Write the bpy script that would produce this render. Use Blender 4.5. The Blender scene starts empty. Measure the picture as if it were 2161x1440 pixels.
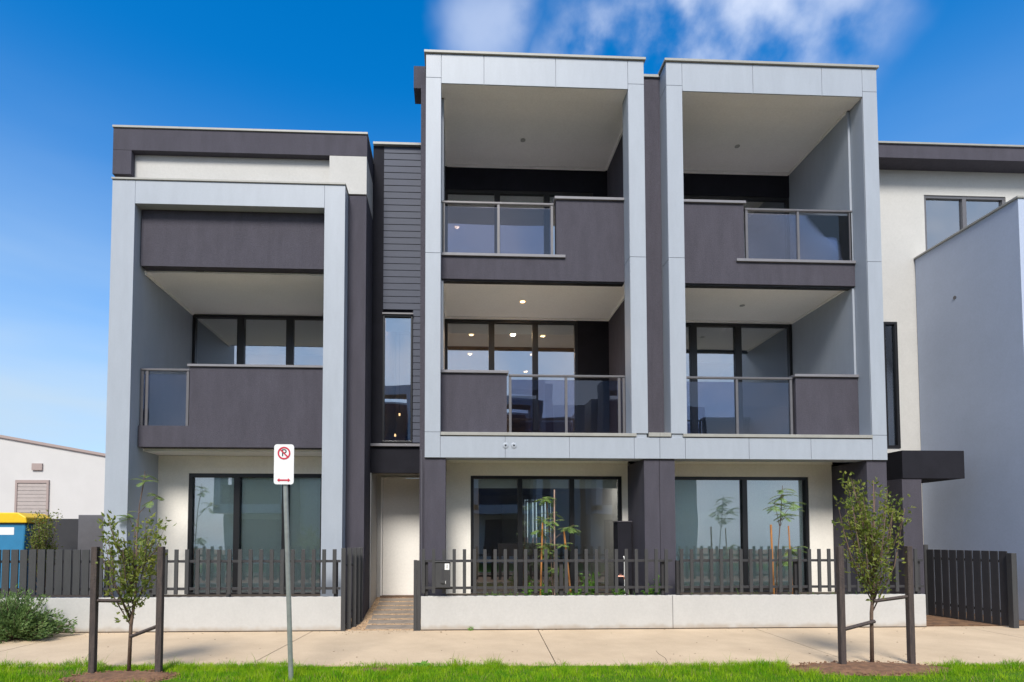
import bpy, bmesh, math, random
from mathutils import Vector, noise
random.seed(7)
S = bpy.context.scene
R = math.radians

# ------------------------------------------------------------------ camera, sky, sun, exposure
cam = bpy.data.objects.new('camera', bpy.data.cameras.new('camera'))
S.collection.objects.link(cam)
cam.location = (0.4621, -9.5504, 1.5097)
cam.rotation_euler = (math.pi/2 + 0.0397, 0, -0.0404)
cam.data.sensor_width = 36.0
cam.data.lens = 1185.76/2161*36
cam.data.shift_x = (1080.5-1000.8)/2161
cam.data.shift_y = (1086.2-720)/2161
cam.data.clip_end = 3000
S.camera = cam
S.view_settings.view_transform = 'Standard'
S.view_settings.look = 'None'
S.view_settings.exposure = 1.0
S.view_settings.gamma = 1
SUN_EL, SUN_AZ = 48, 190      # azimuth clockwise from +Y (north); the sun stands behind the camera
w = bpy.data.worlds.new('World'); S.world = w; w.use_nodes = True
nt = w.node_tree; nt.nodes.clear()
def N(t, **k):
    n = nt.nodes.new(t)
    for a, b in k.items(): setattr(n, a, b)
    return n
def L(a, b): nt.links.new(a, b)
sky = N('ShaderNodeTexSky', sky_type='NISHITA', sun_disc=False)
sky.sun_elevation = R(SUN_EL); sky.sun_rotation = R(SUN_AZ)
sky.air_density = 1.0; sky.dust_density = 0.6; sky.ozone_density = 3.0
hs = N('ShaderNodeHueSaturation'); hs.inputs['Hue'].default_value = 0.492; hs.inputs['Saturation'].default_value = 1.43
L(sky.outputs[0], hs.inputs['Color'])
tc = N('ShaderNodeTexCoord')
# thin cloud, placed by compass direction and height over the horizon
def blob(d, rad):
    dp = N('ShaderNodeVectorMath', operation='DISTANCE'); L(warp.outputs[0], dp.inputs[0]); dp.inputs[1].default_value = d
    mr = N('ShaderNodeMapRange', interpolation_type='SMOOTHSTEP'); L(dp.outputs['Value'], mr.inputs['Value'])
    mr.inputs['From Min'].default_value = rad; mr.inputs['From Max'].default_value = rad*0.15
    return mr
def mth(op, a, b, clamp=False):
    m = N('ShaderNodeMath', operation=op, use_clamp=clamp)
    for i, s in enumerate((a, b)):
        if hasattr(s, 'links') or hasattr(s, 'is_linked'): L(s, m.inputs[i])
        else: m.inputs[i].default_value = s
    return m.outputs[0]
nz0 = N('ShaderNodeTexNoise'); nz0.inputs['Scale'].default_value = 6; nz0.inputs['Detail'].default_value = 4
L(tc.outputs['Generated'], nz0.inputs['Vector'])
sc0 = N('ShaderNodeVectorMath', operation='SCALE'); L(nz0.outputs['Color'], sc0.inputs[0]); sc0.inputs['Scale'].default_value = 0.12
of0 = N('ShaderNodeVectorMath', operation='ADD'); L(tc.outputs['Generated'], of0.inputs[0]); L(sc0.outputs[0], of0.inputs[1])
warp = N('ShaderNodeVectorMath', operation='SUBTRACT'); L(of0.outputs[0], warp.inputs[0]); warp.inputs[1].default_value = (.06, .06, .06)
acc = None
for d, r_, a in (((0.19, .73, .665), .11, 1.0), ((.28, .70, .67), .15, .95), ((.38, .69, .64), .16, .95), ((.46, .635, .64), .12, .7), ((.05, .73, .69), .08, .55), ((.32, .6, .76), .2, .8),
                 ((-.3, -.85, .42), .9, 1), ((.5, -.8, .4), .9, 1)):
    v = mth('MULTIPLY', blob(d, r_).outputs[0], a)
    acc = v if acc is None else mth('MAXIMUM', acc, v)
nz = N('ShaderNodeTexNoise'); nz.inputs['Scale'].default_value = 6.5; nz.inputs['Detail'].default_value = 8; nz.inputs['Roughness'].default_value = .5
L(tc.outputs['Generated'], nz.inputs['Vector'])
cr = N('ShaderNodeMapRange', interpolation_type='SMOOTHSTEP'); L(nz.outputs[0], cr.inputs['Value'])
cr.inputs['From Min'].default_value = .34; cr.inputs['From Max'].default_value = .60
cl = mth('MULTIPLY', acc, cr.outputs[0], True)
# faint cirrus veil low in the sky
mp = N('ShaderNodeMapping'); mp.inputs['Scale'].default_value = (1.5, 1.5, 7); L(tc.outputs['Generated'], mp.inputs[0])
nz2 = N('ShaderNodeTexNoise'); nz2.inputs['Scale'].default_value = 1.6; nz2.inputs['Detail'].default_value = 3; L(mp.outputs[0], nz2.inputs['Vector'])
sp = N('ShaderNodeSeparateXYZ'); L(tc.outputs['Generated'], sp.inputs[0])
lo = N('ShaderNodeMapRange', interpolation_type='SMOOTHSTEP'); L(sp.outputs[2], lo.inputs['Value'])
lo.inputs['From Min'].default_value = .64; lo.inputs['From Max'].default_value = .05
veil = mth('MULTIPLY', lo.outputs[0], mth('ADD', nz2.outputs[0], .25), True)
bk = N('ShaderNodeMapRange', interpolation_type='SMOOTHSTEP'); L(sp.outputs[1], bk.inputs['Value']); bk.inputs['From Min'].default_value = .0; bk.inputs['From Max'].default_value = -.7
veil = mth('MAXIMUM', veil, mth('MULTIPLY', bk.outputs[0], .7))
mixv = N('ShaderNodeMixRGB'); L(mth('MULTIPLY', veil, 1.15, True), mixv.inputs[0]); tn = N('ShaderNodeMixRGB', blend_type='MULTIPLY'); tn.inputs[0].default_value = 1; L(hs.outputs[0], tn.inputs[1]); tn.inputs[2].default_value = (1, 1.02, 1.2, 1); L(tn.outputs[0], mixv.inputs[1]); mixv.inputs[2].default_value = (2.9, 3.7, 4.5, 1)
mixc = N('ShaderNodeMixRGB'); L(mth('MULTIPLY', cl, .85), mixc.inputs[0]); L(mixv.outputs[0], mixc.inputs[1]); mixc.inputs[2].default_value = (4.7, 5.05, 5.8, 1)
bg = N('ShaderNodeBackground'); bg.inputs['Strength'].default_value = 0.1
L(mixc.outputs[0], bg.inputs['Color'])
wo = N('ShaderNodeOutputWorld'); L(bg.outputs[0], wo.inputs['Surface'])
sd = bpy.data.lights.new('sun', 'SUN'); sd.energy = 2.45; sd.angle = R(19); sd.color = (1, .95, .87)
sun = bpy.data.objects.new('sun', sd); S.collection.objects.link(sun)
az, el = R(SUN_AZ), R(SUN_EL)
sdir = Vector((math.sin(az)*math.cos(el), math.cos(az)*math.cos(el), math.sin(el)))
sun.rotation_euler = sdir.to_track_quat('Z', 'Y').to_euler(); sun.location = sdir*60

# ------------------------------------------------------------------ materials
M = {}
def mat(name, col, rough=.6, noise_amt=.0, nscale=6, bump=0., bscale=60, metal=0., col2=None, spec=.5, streak=False, emis=None, trans=None, grain=.04, gscale=28, stain=0):
    m = bpy.data.materials.new(name); m.use_nodes = True; t = m.node_tree
    b = t.nodes['Principled BSDF']
    b.inputs['Roughness'].default_value = rough; b.inputs['Metallic'].default_value = metal
    b.inputs['Specular IOR Level'].default_value = spec
    tc = t.nodes.new('ShaderNodeTexCoord')
    src = tc.outputs['Object']
    if streak:
        mp = t.nodes.new('ShaderNodeMapping'); mp.inputs['Scale'].default_value = streak; t.links.new(src, mp.inputs[0]); src = mp.outputs[0]
    nz = t.nodes.new('ShaderNodeTexNoise'); nz.inputs['Scale'].default_value = nscale; nz.inputs['Detail'].default_value = 6
    nz.inputs['Roughness'].default_value = .65
    t.links.new(src, nz.inputs['Vector'])
    mx = t.nodes.new('ShaderNodeMixRGB')
    c2 = col2 or tuple(c*(1-noise_amt) for c in col)
    mx.inputs[1].default_value = (*col, 1); mx.inputs[2].default_value = (*c2, 1)
    mr = t.nodes.new('ShaderNodeMapRange'); mr.inputs['From Min'].default_value = .36; mr.inputs['From Max'].default_value = .64
    t.links.new(nz.outputs[0], mr.inputs[0]); t.links.new(mr.outputs[0], mx.inputs[0])
    ng = t.nodes.new('ShaderNodeTexNoise'); ng.inputs['Scale'].default_value = gscale; ng.inputs['Detail'].default_value = 3; ng.inputs['Roughness'].default_value = .7
    t.links.new(tc.outputs['Object'], ng.inputs['Vector'])
    gm_ = t.nodes.new('ShaderNodeMapRange'); gm_.inputs['From Min'].default_value = .3; gm_.inputs['From Max'].default_value = .7
    gm_.inputs['To Min'].default_value = 1-grain; gm_.inputs['To Max'].default_value = 1+grain; t.links.new(ng.outputs[0], gm_.inputs[0])
    sc_ = t.nodes.new('ShaderNodeVectorMath'); sc_.operation = 'SCALE'; t.links.new(mx.outputs[0], sc_.inputs[0]); t.links.new(gm_.outputs[0], sc_.inputs['Scale'])
    if stain:      # soil splash and grime with a ragged upper edge near the foot of the wall
        sx_ = t.nodes.new('ShaderNodeSeparateXYZ'); t.links.new(tc.outputs['Object'], sx_.inputs[0])
        nn = t.nodes.new('ShaderNodeTexNoise'); nn.inputs['Scale'].default_value = 7; nn.inputs['Detail'].default_value = 5; t.links.new(tc.outputs['Object'], nn.inputs['Vector'])
        ad = t.nodes.new('ShaderNodeMath'); ad.operation = 'MULTIPLY_ADD'; t.links.new(nn.outputs[0], ad.inputs[0]); ad.inputs[1].default_value = -.16; t.links.new(sx_.outputs[2], ad.inputs[2])
        m2 = t.nodes.new('ShaderNodeMapRange'); m2.interpolation_type = 'SMOOTHSTEP'; t.links.new(ad.outputs[0], m2.inputs[0])
        m2.inputs['From Min'].default_value = .03; m2.inputs['From Max'].default_value = -.07; m2.inputs['To Max'].default_value = stain
        m3 = t.nodes.new('ShaderNodeMixRGB'); t.links.new(m2.outputs[0], m3.inputs[0]); t.links.new(sc_.outputs[0], m3.inputs[1]); m3.inputs[2].default_value = (.30, .22, .14, 1)
        sc_ = m3
    t.links.new(sc_.outputs[0], b.inputs['Base Color'])
    if bump:
        n2 = t.nodes.new('ShaderNodeTexNoise'); n2.inputs['Scale'].default_value = bscale; n2.inputs['Detail'].default_value = 4
        t.links.new(tc.outputs['Object'], n2.inputs['Vector'])
        bp = t.nodes.new('ShaderNodeBump'); bp.inputs['Strength'].default_value = bump; bp.inputs['Distance'].default_value = .02
        t.links.new(n2.outputs[0], bp.inputs['Height']); t.links.new(bp.outputs[0], b.inputs['Normal'])
    if emis:
        b.inputs['Emission Color'].default_value = (*emis[0], 1); b.inputs['Emission Strength'].default_value = emis[1]
    if trans:
        out = t.nodes['Material Output']; tr = t.nodes.new('ShaderNodeBsdfTranslucent'); t.links.new(mx.outputs[0], tr.inputs[0])
        ms = t.nodes.new('ShaderNodeMixShader'); ms.inputs[0].default_value = trans
        t.links.new(b.outputs[0], ms.inputs[1]); t.links.new(tr.outputs[0], ms.inputs[2]); t.links.new(ms.outputs[0], out.inputs[0])
    M[name] = m; return m
def glass(name, tint, refl, base):
    m = bpy.data.materials.new(name); m.use_nodes = True; t = m.node_tree; t.nodes.clear()
    tr = t.nodes.new('ShaderNodeBsdfTransparent'); tr.inputs[0].default_value = (*tint, 1)
    gl = t.nodes.new('ShaderNodeBsdfGlossy'); gl.inputs['Roughness'].default_value = 0.0; gl.inputs[0].default_value = (.92, .95, 1, 1)
    tc = t.nodes.new('ShaderNodeTexCoord'); nz = t.nodes.new('ShaderNodeTexNoise'); nz.inputs['Scale'].default_value = .9; nz.inputs['Detail'].default_value = 1
    t.links.new(tc.outputs['Object'], nz.inputs['Vector'])
    bp = t.nodes.new('ShaderNodeBump'); bp.inputs['Strength'].default_value = .12; bp.inputs['Distance'].default_value = .02
    t.links.new(nz.outputs[0], bp.inputs['Height']); t.links.new(bp.outputs[0], gl.inputs['Normal'])
    fr = t.nodes.new('ShaderNodeFresnel'); fr.inputs[0].default_value = 1.5
    mu = t.nodes.new('ShaderNodeMath'); mu.operation = 'MULTIPLY_ADD'; mu.use_clamp = True
    t.links.new(fr.outputs[0], mu.inputs[0]); mu.inputs[1].default_value = refl; mu.inputs[2].default_value = base
    ms = t.nodes.new('ShaderNodeMixShader'); t.links.new(mu.outputs[0], ms.inputs[0])
    t.links.new(tr.outputs[0], ms.inputs[1]); t.links.new(gl.outputs[0], ms.inputs[2])
    o = t.nodes.new('ShaderNodeOutputMaterial'); t.links.new(ms.outputs[0], o.inputs[0])
    M[name] = m; return m
mat('cladding', (.345, .38, .435), .5, .07, 2.4, .06, 50, streak=(2.5, 2.5, .5), grain=.02)
mat('boards', (.056, .065, .098), .7, .12, 5, .1, 90, streak=(.6, 1, 8))
mat('dark_render', (.080, .075, .095), .9, .15, 2.4, .6, 130, streak=(2.6, 2.6, .6), grain=.09, gscale=45, spec=.25)
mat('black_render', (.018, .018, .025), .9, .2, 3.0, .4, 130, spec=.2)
mat('white_render', (.52, .51, .49), .85, .05, 2.0, .3, 130)
mat('garden_render', (.50, .492, .475), .85, .06, 1.6, .3, 130, stain=.55)
mat('cream_render', (.84, .80, .73), .85, .06, 2.0, .3, 130)
mat('soffit', (.85, .83, .82), .7, .03, 2)
mat('trim', (.93, .91, .88), .5, .04, 4)
mat('coping', (.33, .325, .30), .5, .1, 5)
mat('coping_dark', (.20, .195, .215), .5, .1, 5)
mat('gutter', (.075, .07, .085), .6, .1, 4)
mat('frame_black', (.012, .012, .014), .35, .1, 8)
mat('end_wall', (.43, .49, .62), .5, .06, 1.2, .05, 40)
mat('rail', (.14, .135, .145), .4, .1, 8, metal=.2)
mat('blind', (.74, .79, .77), .8, .03, 20, trans=.15)
mat('closed_blind', (.86, .985, .93), .8, .03, 14, spec=.2, streak=(4, 1, .2))
mat('curtain', (.85, .97, .92), .9, .05, 14, trans=.85, streak=(6, 1, .2))
mat('room_wall', (.52, .46, .40), .8, .06, 1.5)
mat('grey_room', (.42, .44, .45), .8, .06, 1.5)
mat('room_floor', (.12, .085, .06), .5, .2, 3, streak=(1, 8, 1))
mat('furniture', (.06, .055, .06), .5, .2, 3)
mat('lamp', (1, .9, .7), .5, emis=((1, .60, .26), 3))
mat('lamp_off', (.32, .32, .31), .4)
mat('door_white', (.86, .83, .78), .5, .03, 2)
mat('steel', (.35, .35, .36), .35, .1, 10, metal=.7)
mat('galvanised', (.36, .38, .36), .45, .2, 12, metal=.5)
mat('concrete', (.575, .445, .305), .9, .0, 1.1, .25, 70, col2=(.49, .375, .255), spec=.2, grain=.06, gscale=60)
mat('paver', (.27, .225, .185), .85, .3, 7, .5, 60)
mat('gravel', (.56, .38, .22), .9, .0, 9, .3, 60, col2=(.34, .22, .13))
mat('dirt', (.22, .12, .06), .95, .0, 6, .8, 30, col2=(.10, .055, .03))
mat('mulch', (.24, .125, .065), .95, .0, 14, .8, 40, col2=(.12, .062, .035))
mat('soil', (.05, .035, .025), .95, .3, 8, .8, 40)
mat('turf_base', (.05, .13, .006), .95, .0, 5, .6, 40, col2=(.08, .15, .012), spec=.1)
mat('grass', (.10, .31, .006), .8, .0, 4.5, col2=(.38, .54, .02), trans=.4, spec=.12, grain=.25, gscale=16)
mat('dry_grass', (.36, .27, .12), .8, .2, 8, trans=.2)
mat('asphalt', (.15, .145, .14), .9, .25, 20, .4, 80)
mat('kerb', (.33, .32, .30), .85, .15, 5, .3, 60)
mat('picket', (.048, .048, .050), .55, .15, 6, .1, 60, streak=(3, 3, .5))
mat('picket_back', (.035, .034, .038), .6, .15, 6)
mat('plastic_white', (.78, .78, .76), .5)
mat('sign_white', (.78, .79, .80), .4, .03, 10)
mat('sign_red', (.55, .03, .06), .4)
mat('sign_black', (.02, .02, .02), .4)
mat('stake', (.50, .21, .055), .8, .0, 20, .3, 60, col2=(.32, .13, .04), streak=(2, 2, .3))
mat('pale_stake', (.46, .32, .25), .8, .0, 20, .3, 60, col2=(.3, .19, .15), streak=(2, 2, .3))
mat('old_timber', (.085, .062, .055), .85, .0, 14, .4, 60, col2=(.045, .035, .035), streak=(3, 3, .4))
mat('bark', (.17, .11, .08), .9, .3, 14, .5, 60)
mat('leaf_olive', (.27, .29, .045), .6, .0, 6, col2=(.12, .18, .03), trans=.4)
mat('leaf_fresh', (.20, .42, .05), .6, .0, 5, col2=(.11, .27, .035), trans=.35)
mat('leaf_wattle', (.24, .36, .08), .6, .0, 5, col2=(.12, .22, .05), trans=.3)
mat('leaf_shrub', (.20, .30, .09), .6, .0, 5, col2=(.09, .17, .05), trans=.3)
mat('copper', (.50, .24, .18), .4, .2, 20, metal=.5)
mat('bin_blue', (.03, .20, .38), .45, .1, 5)
mat('bin_yellow', (.80, .52, .01), .45, .05, 5)
mat('far_wall', (.56, .55, .54), .85, .06, .5)
mat('far_trim', (.34, .27, .25), .7)
mat('far_shutter', (.42, .37, .35), .7, .1, 3)
mat('tyre', (.02, .02, .02), .8)
glass('window_glass', (.98, .99, .98), 2.2, .07)
glass('upper_glass', (.72, .75, .78), 3.6, .20)
glass('rail_glass', (.62, .62, .70), 1.0, .02)

# ------------------------------------------------------------------ helpers
def tag(o, label, cat, group=None, kind=None):
    if label: o['label'] = label
    if cat: o['category'] = cat
    if group: o['group'] = group
    if kind: o['kind'] = kind
    return o
def thing(name, label, cat, loc, group=None):
    o = bpy.data.objects.new(name, None); o.empty_display_size = .2
    S.collection.objects.link(o); o.location = loc
    return tag(o, label, cat, group)
class MB:
    def __init__(s, ox=0, sx=1): s.v, s.f, s.mi, s.ox, s.sx, s.cur = [], [], [], ox, sx, 0
    def T(s, p): return (s.ox + s.sx*p[0], p[1], p[2])
    def add(s, vs, fs):
        b = len(s.v); s.v += [s.T(p) for p in vs]
        s.f += [tuple(b+i for i in f) for f in fs]; s.mi += [s.cur]*len(fs)
        return s
    def box(s, x0, x1, y0, y1, z0, z1):
        return s.add([(x0,y0,z0),(x1,y0,z0),(x1,y1,z0),(x0,y1,z0),(x0,y0,z1),(x1,y0,z1),(x1,y1,z1),(x0,y1,z1)],
              [(0,3,2,1),(4,5,6,7),(0,1,5,4),(1,2,6,5),(2,3,7,6),(3,0,4,7)])
    def prism(s, pts, y0, y1):      # polygon in xz, extruded along y
        n = len(pts)
        return s.add([(x,y0,z) for x,z in pts]+[(x,y1,z) for x,z in pts],
              [tuple(range(n)), tuple(range(2*n-1,n-1,-1))]+[(i,(i+1)%n,n+(i+1)%n,n+i)[::-1] for i in range(n)])
    def tube(s, pts, r, n=8, cap=True):
        rs = r if isinstance(r, (list, tuple)) else [r]*len(pts)
        pts = [Vector(p) for p in pts]; vs = []; fs = []
        for i, p in enumerate(pts):
            d = (pts[min(i+1, len(pts)-1)]-pts[max(i-1, 0)]).normalized()
            a = d.cross(Vector((0,0,1)) if abs(d.z) < .9 else Vector((1,0,0))).normalized(); b = d.cross(a)
            for k in range(n):
                t = 2*math.pi*k/n; q = p+(a*math.cos(t)+b*math.sin(t))*rs[i]; vs.append(tuple(q))
        for i in range(len(pts)-1):
            for k in range(n):
                fs.append((i*n+k, i*n+(k+1)%n, (i+1)*n+(k+1)%n, (i+1)*n+k))
        if cap: fs.append(tuple(range(n))[::-1]); fs.append(tuple(range((len(pts)-1)*n, len(pts)*n)))
        return s.add(vs, fs)
    def disc(s, c, r, axis='z', n=20, t=.01):
        c = Vector(c); d = {'z': Vector((0,0,1)), 'y': Vector((0,1,0)), 'x': Vector((1,0,0))}[axis]
        return s.tube([c-d*t/2, c+d*t/2], r, n)
    def build(s, name, m, parent=None, bevel=0, root=None, origin=None, smooth=False):
        loc = Vector(origin) if origin else Vector((0,0,0))
        if root is not None: off = root.location
        elif parent is not None:
            off = parent.location if parent.parent is None else parent.parent.location
        else: off = loc
        me = bpy.data.meshes.new(name)
        me.from_pydata([(a-off[0], b-off[1], c-off[2]) for a,b,c in s.v], [], s.f)
        bm = bmesh.new(); bm.from_mesh(me); bmesh.ops.recalc_face_normals(bm, faces=bm.faces)
        if smooth:
            for f in bm.faces: f.smooth = True
        bm.to_mesh(me); bm.free()
        ms = m if isinstance(m, (list, tuple)) else [m]
        for x in ms: me.materials.append(M[x])
        if len(ms) > 1: me.polygons.foreach_set('material_index', s.mi)
        o = bpy.data.objects.new(name, me); S.collection.objects.link(o)
        if parent is not None: o.parent = parent
        else: o.location = loc
        if bevel:
            b = o.modifiers.new('bevel', 'BEVEL'); b.width = bevel; b.segments = 2; b.limit_method = 'ANGLE'
        return o
def panels(mb, rects, y0, y1, gap=.007):
    for x0, x1, z0, z1 in rects: mb.box(x0+gap/2, x1-gap/2, y0, y1, z0+gap/2, z1-gap/2)

# window: frame with mullions; panes and blinds are sub-parts
def window(root, ox, sx, x0, x1, z0, z1, y, mull, fw=.06, gm='window_glass', blind=.2, blind_m='blind', drops=None, mw=.09, name='window', fm='frame_black', extra=None):
    mb = MB(ox, sx)
    mb.box(x0, x1, y, y+.10, z1-fw, z1).box(x0, x1, y, y+.10, z0, z0+fw)
    mb.box(x0, x0+fw, y, y+.10, z0+fw, z1-fw).box(x1-fw, x1, y, y+.10, z0+fw, z1-fw)
    edges = [x0+fw]
    for m in mull:
        mb.box(m-mw/2, m+mw/2, y-.002, y+.10, z0+fw, z1-fw); edges += [m-mw/2, m+mw/2]
    edges.append(x1-fw)
    f = mb.build(name, fm, root, .004)
    for i in range(0, len(edges), 2):
        a, b = edges[i], edges[i+1]
        MB(ox, sx).box(a, b, y+.045, y+.052, z0+fw, z1-fw).build('pane', gm, f)
        h = drops[i//2] if drops else blind
        if h:
            bl = MB(ox, sx); bl.box(a+.01, b-.01, y+.085, y+.09, z1-fw-h, z1-fw-.001).box(a+.01, b-.01, y+.08, y+.095, z1-fw-h-.02, z1-fw-h)
            bl.build('roller_blind', blind_m, f)
    return f
def room(root, ox, sx, x0, x1, y0, y1, z0, z1, lamps=(), energy=0, hole=None, wallm='room_wall'):
    mb = MB(ox, sx); t = .03
    mb.cur = 0
    mb.box(x0-t, x0, y0, y1, z0, z1).box(x1, x1+t, y0, y1, z0, z1).box(x0, x1, y0, y1, z1, z1+t)
    if hole:
        a, b, c, d = hole
        mb.box(x0, a, y1, y1+t, z0, z1).box(b, x1, y1, y1+t, z0, z1).box(a, b, y1, y1+t, z0, c).box(a, b, y1, y1+t, d, z1)
    else: mb.box(x0, x1, y1, y1+t, z0, z1)
    mb.cur = 1; mb.box(x0, x1, y0, y1, z0-t, z0)
    r = mb.build('room_interior', [wallm, 'room_floor'], root)
    for (lx, ly) in lamps:
        MB(ox, sx).disc((lx, ly, z1-.006), .055, t=.01).build('downlight', 'lamp', r)
    for (lx, ly) in (lamps if energy else ()):
        l = bpy.data.lights.new('downlight_lamp', 'AREA'); l.energy = energy; l.color = (1, .92, .82) if wallm == 'grey_room' else (1, .66, .38); l.size = .08
        o = bpy.data.objects.new('downlight_lamp', l); S.collection.objects.link(o); o.parent = root
        o.location = Vector((ox+sx*lx, ly, z1-.014))-root.location
    return r
def balustrade(root, ox, sx, x0, x1, zb, zt, y, posts, pan=None):
    r = MB(ox, sx).box(x0, x1, y-.03, y+.03, zt-.035, zt).build('balustrade_rail', 'rail', root, .004)
    for p in posts: MB(ox, sx).box(p-.022, p+.022, y-.02, y+.02, zb, zt-.035).build('post', 'rail', r)
    ps = sorted(posts)
    for a, b in zip(ps[:-1], ps[1:]):
        MB(ox, sx).box(a+.024, b-.024, y-.005, y+.005, zb+.0, zt-.09).build('glass_panel', 'rail_glass', r)
    return r
def downlight(root_part, ox, sx, x, y, z, on):
    mb = MB(ox, sx); mb.disc((x, y, z-.004), .045 if on else .05, t=.008)
    o = mb.build('downlight', 'lamp' if on else 'lamp_off', root_part)
    if on:
        l = bpy.data.lights.new('downlight_lamp', 'AREA'); l.energy = 9; l.color = (1, .70, .42); l.size = .09
        q = bpy.data.objects.new('downlight_lamp', l); S.collection.objects.link(q); q.parent = root_part
        q.location = Vector((ox+sx*x, y, z-.012))-root_part.parent.location
    return o

# ------------------------------------------------------------------ the setting
def plain(name, m, boxes, kind='structure', bevel=0):
    mb = MB()
    for b in boxes: mb.box(*b)
    o = mb.build(name, m, bevel=bevel); o['kind'] = kind; return o
def sheet(name, m, x0, x1, y0, y1, z):
    o = MB().add([(x0,y0,z),(x1,y0,z),(x1,y1,z),(x0,y1,z)], [(0,1,2,3)]).build(name, m); o['kind'] = 'structure'; return o
def g_edge(x): return -2.70 - (x+4.36)*.031         # where footpath meets grass
sheet('ground', 'dirt', -900, 900, -60, 1500, -.03)
mb = MB()
xs = [-40+.25*i for i in range(400)]
vs = []; fs = []
for i, x in enumerate(xs):
    for j, (yy, zz) in enumerate(((g_edge(x)+.02*noise.noise((x*1.3, 0, 0)), -.012), (-3.6, -.008), (-5.3, -.01))): vs.append((x, yy, zz))
for i in range(len(xs)-1):
    for j in range(2): fs.append((i*3+j, (i+1)*3+j, (i+1)*3+j+1, i*3+j+1))
o = MB().add(vs, fs).build('verge_ground', 'turf_base'); o['kind'] = 'structure'
# footpath: concrete bays with tooled joints
mb = MB()
cuts = [-40, -33.5, -29.9, -26.3, -22.7, -19.1, -15.5, -11.9, -8.9, -5.35, -1.75, 1.87, 5.45, 9.05, 12.65, 16.25, 19.85, 26, 40]
for a, b in zip(cuts[:-1], cuts[1:]):
    g = .006
    sk = -.17
    p = [(a+g, -.36), (b-g, -.36), (b-g+sk, g_edge(b)-.01), (a+g+sk, g_edge(a)-.01)]
    mb.add([(x, y, .004) for x, y in p]+[(x, y, -.1) for x, y in p], [(0,3,2,1),(4,5,6,7),(0,1,5,4),(1,2,6,5),(2,3,7,6),(3,0,4,7)])
o = mb.build('footpath', 'concrete'); o['kind'] = 'structure'
o = MB().tube([(3.17, -2.15, .004), (3.13, -2.35, .0045), (3.12, -2.6, .004), (3.05, -2.86, .004)], .003, 4).build('crack', 'soil'); o['kind'] = 'structure'
plain('kerb', 'kerb', [(-60, 60, -5.45, -5.3, -.2, -.005)], bevel=.02)
plain('road', 'asphalt', [(-200, 200, -13.0, -5.45, -.3, -.14)])
plain('far_kerb', 'kerb', [(-60, 60, -13.15, -13.0, -.2, -.005)], bevel=.02)
sheet('far_verge', 'turf_base', -60, 60, -20, -13.15, -.012)
plain('wall_gap_shadow', 'soil', [(-12, -1.30, -.425, -.31, -.05, .015), (-.03, 8.38, -.425, -.31, -.05, .015)])  # dark soil strip standing in for the shadow line in the wall-base gap
# yards behind the garden walls
plain('garden_soil', 'soil', [(-.02, 3.75, -.30, .95, .0, .46), (4.40, 8.1, -.30, .95, .0, .46), (-9.0, -1.40, -.30, .95, 0, .46)], bevel=.03)
plain('yard_ground', 'dirt', [(-26, -5.6, .96, 24, -.2, .3), (8.4, 10.7, -.30, 2.3, -.04, .012)])

# entry path: sloping gravel bed and slabs
mb = MB()
mb.add([(-1.06,-.38,.004),(-.05,-.38,.004),(-.05,1.86,.30),(-1.06,1.86,.30)], [(0,1,2,3)])
mb.add([(-1.30,-.38,.002),(-1.06,-.38,.002),(-1.06,.3,.10),(-1.30,.3,.10)], [(0,1,2,3)])
o = mb.build('gravel_path', 'gravel'); o['kind'] = 'structure'
def pz(y): return .004 + (y+.38)*.296/2.24
for i in range(7):
    y0 = -.31+i*.305; wob = random.uniform(-.02, .02)
    mb = MB(); a, b = -.93+wob, -.13+wob
    za, zb = pz(y0)+.014, pz(y0+.2)+.014
    mb.add([(a,y0,za),(b,y0,za),(b,y0+.2,zb),(a,y0+.2,zb),(a,y0,za-.06),(b,y0,za-.06),(b,y0+.2,zb-.06),(a,y0+.2,zb-.06)],
           [(0,1,2,3),(7,6,5,4),(4,5,1,0),(5,6,2,1),(6,7,3,2),(7,4,0,3)])
    o = mb.build('stepping_slab', 'paver', bevel=.008, origin=((a+b)/2, y0+.1, za))
    ords = ['lowest grey stepping slab, nearest the concrete footpath', 'second grey stepping slab up from the footpath', 'third grey stepping slab up from the footpath', 'fourth grey stepping slab up from the footpath',
            'fifth grey stepping slab up from the footpath', 'sixth grey stepping slab, one before the front door', 'topmost grey stepping slab, right at the white front door']
    tag(o, ords[i], 'paving slab', 'slabs leading to the white front door')
mb = MB()
def stone(mb, x, y, z, r):
    vs = []
    for d in ((1,0,0),(-1,0,0),(0,1,0),(0,-1,0),(0,0,1),(0,0,-1)):
        k = r*random.uniform(.6, 1.2); vs.append((x+d[0]*k, y+d[1]*k, z+d[2]*k*.6))
    mb.add(vs, [(0,2,4),(2,1,4),(1,3,4),(3,0,4),(2,0,5),(1,2,5),(3,1,5),(0,3,5)])
for i in range(5200):
    x = random.uniform(-1.28, -.06); y = random.uniform(-.40, 1.8)
    if x < -1.05 and y > .3: continue
    k = (y+.31) % .305
    if k < .2 and -.95 < x < -.11 and random.random() < .93: continue
    mb.cur = random.choice((0,0,0,1,2)); stone(mb, x, y, pz(y), random.uniform(.007, .016))
for i in range(90):
    mb.cur = random.choice((0,1)); stone(mb, random.gauss(-.7, .35), -.45-abs(random.gauss(0, .12)), .008, random.uniform(.004, .009))
tag(mb.build('gravel', ['gravel', 'dirt', 'paver']), 'loose tan gravel around the stepping slabs', 'gravel', kind='stuff')

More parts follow.
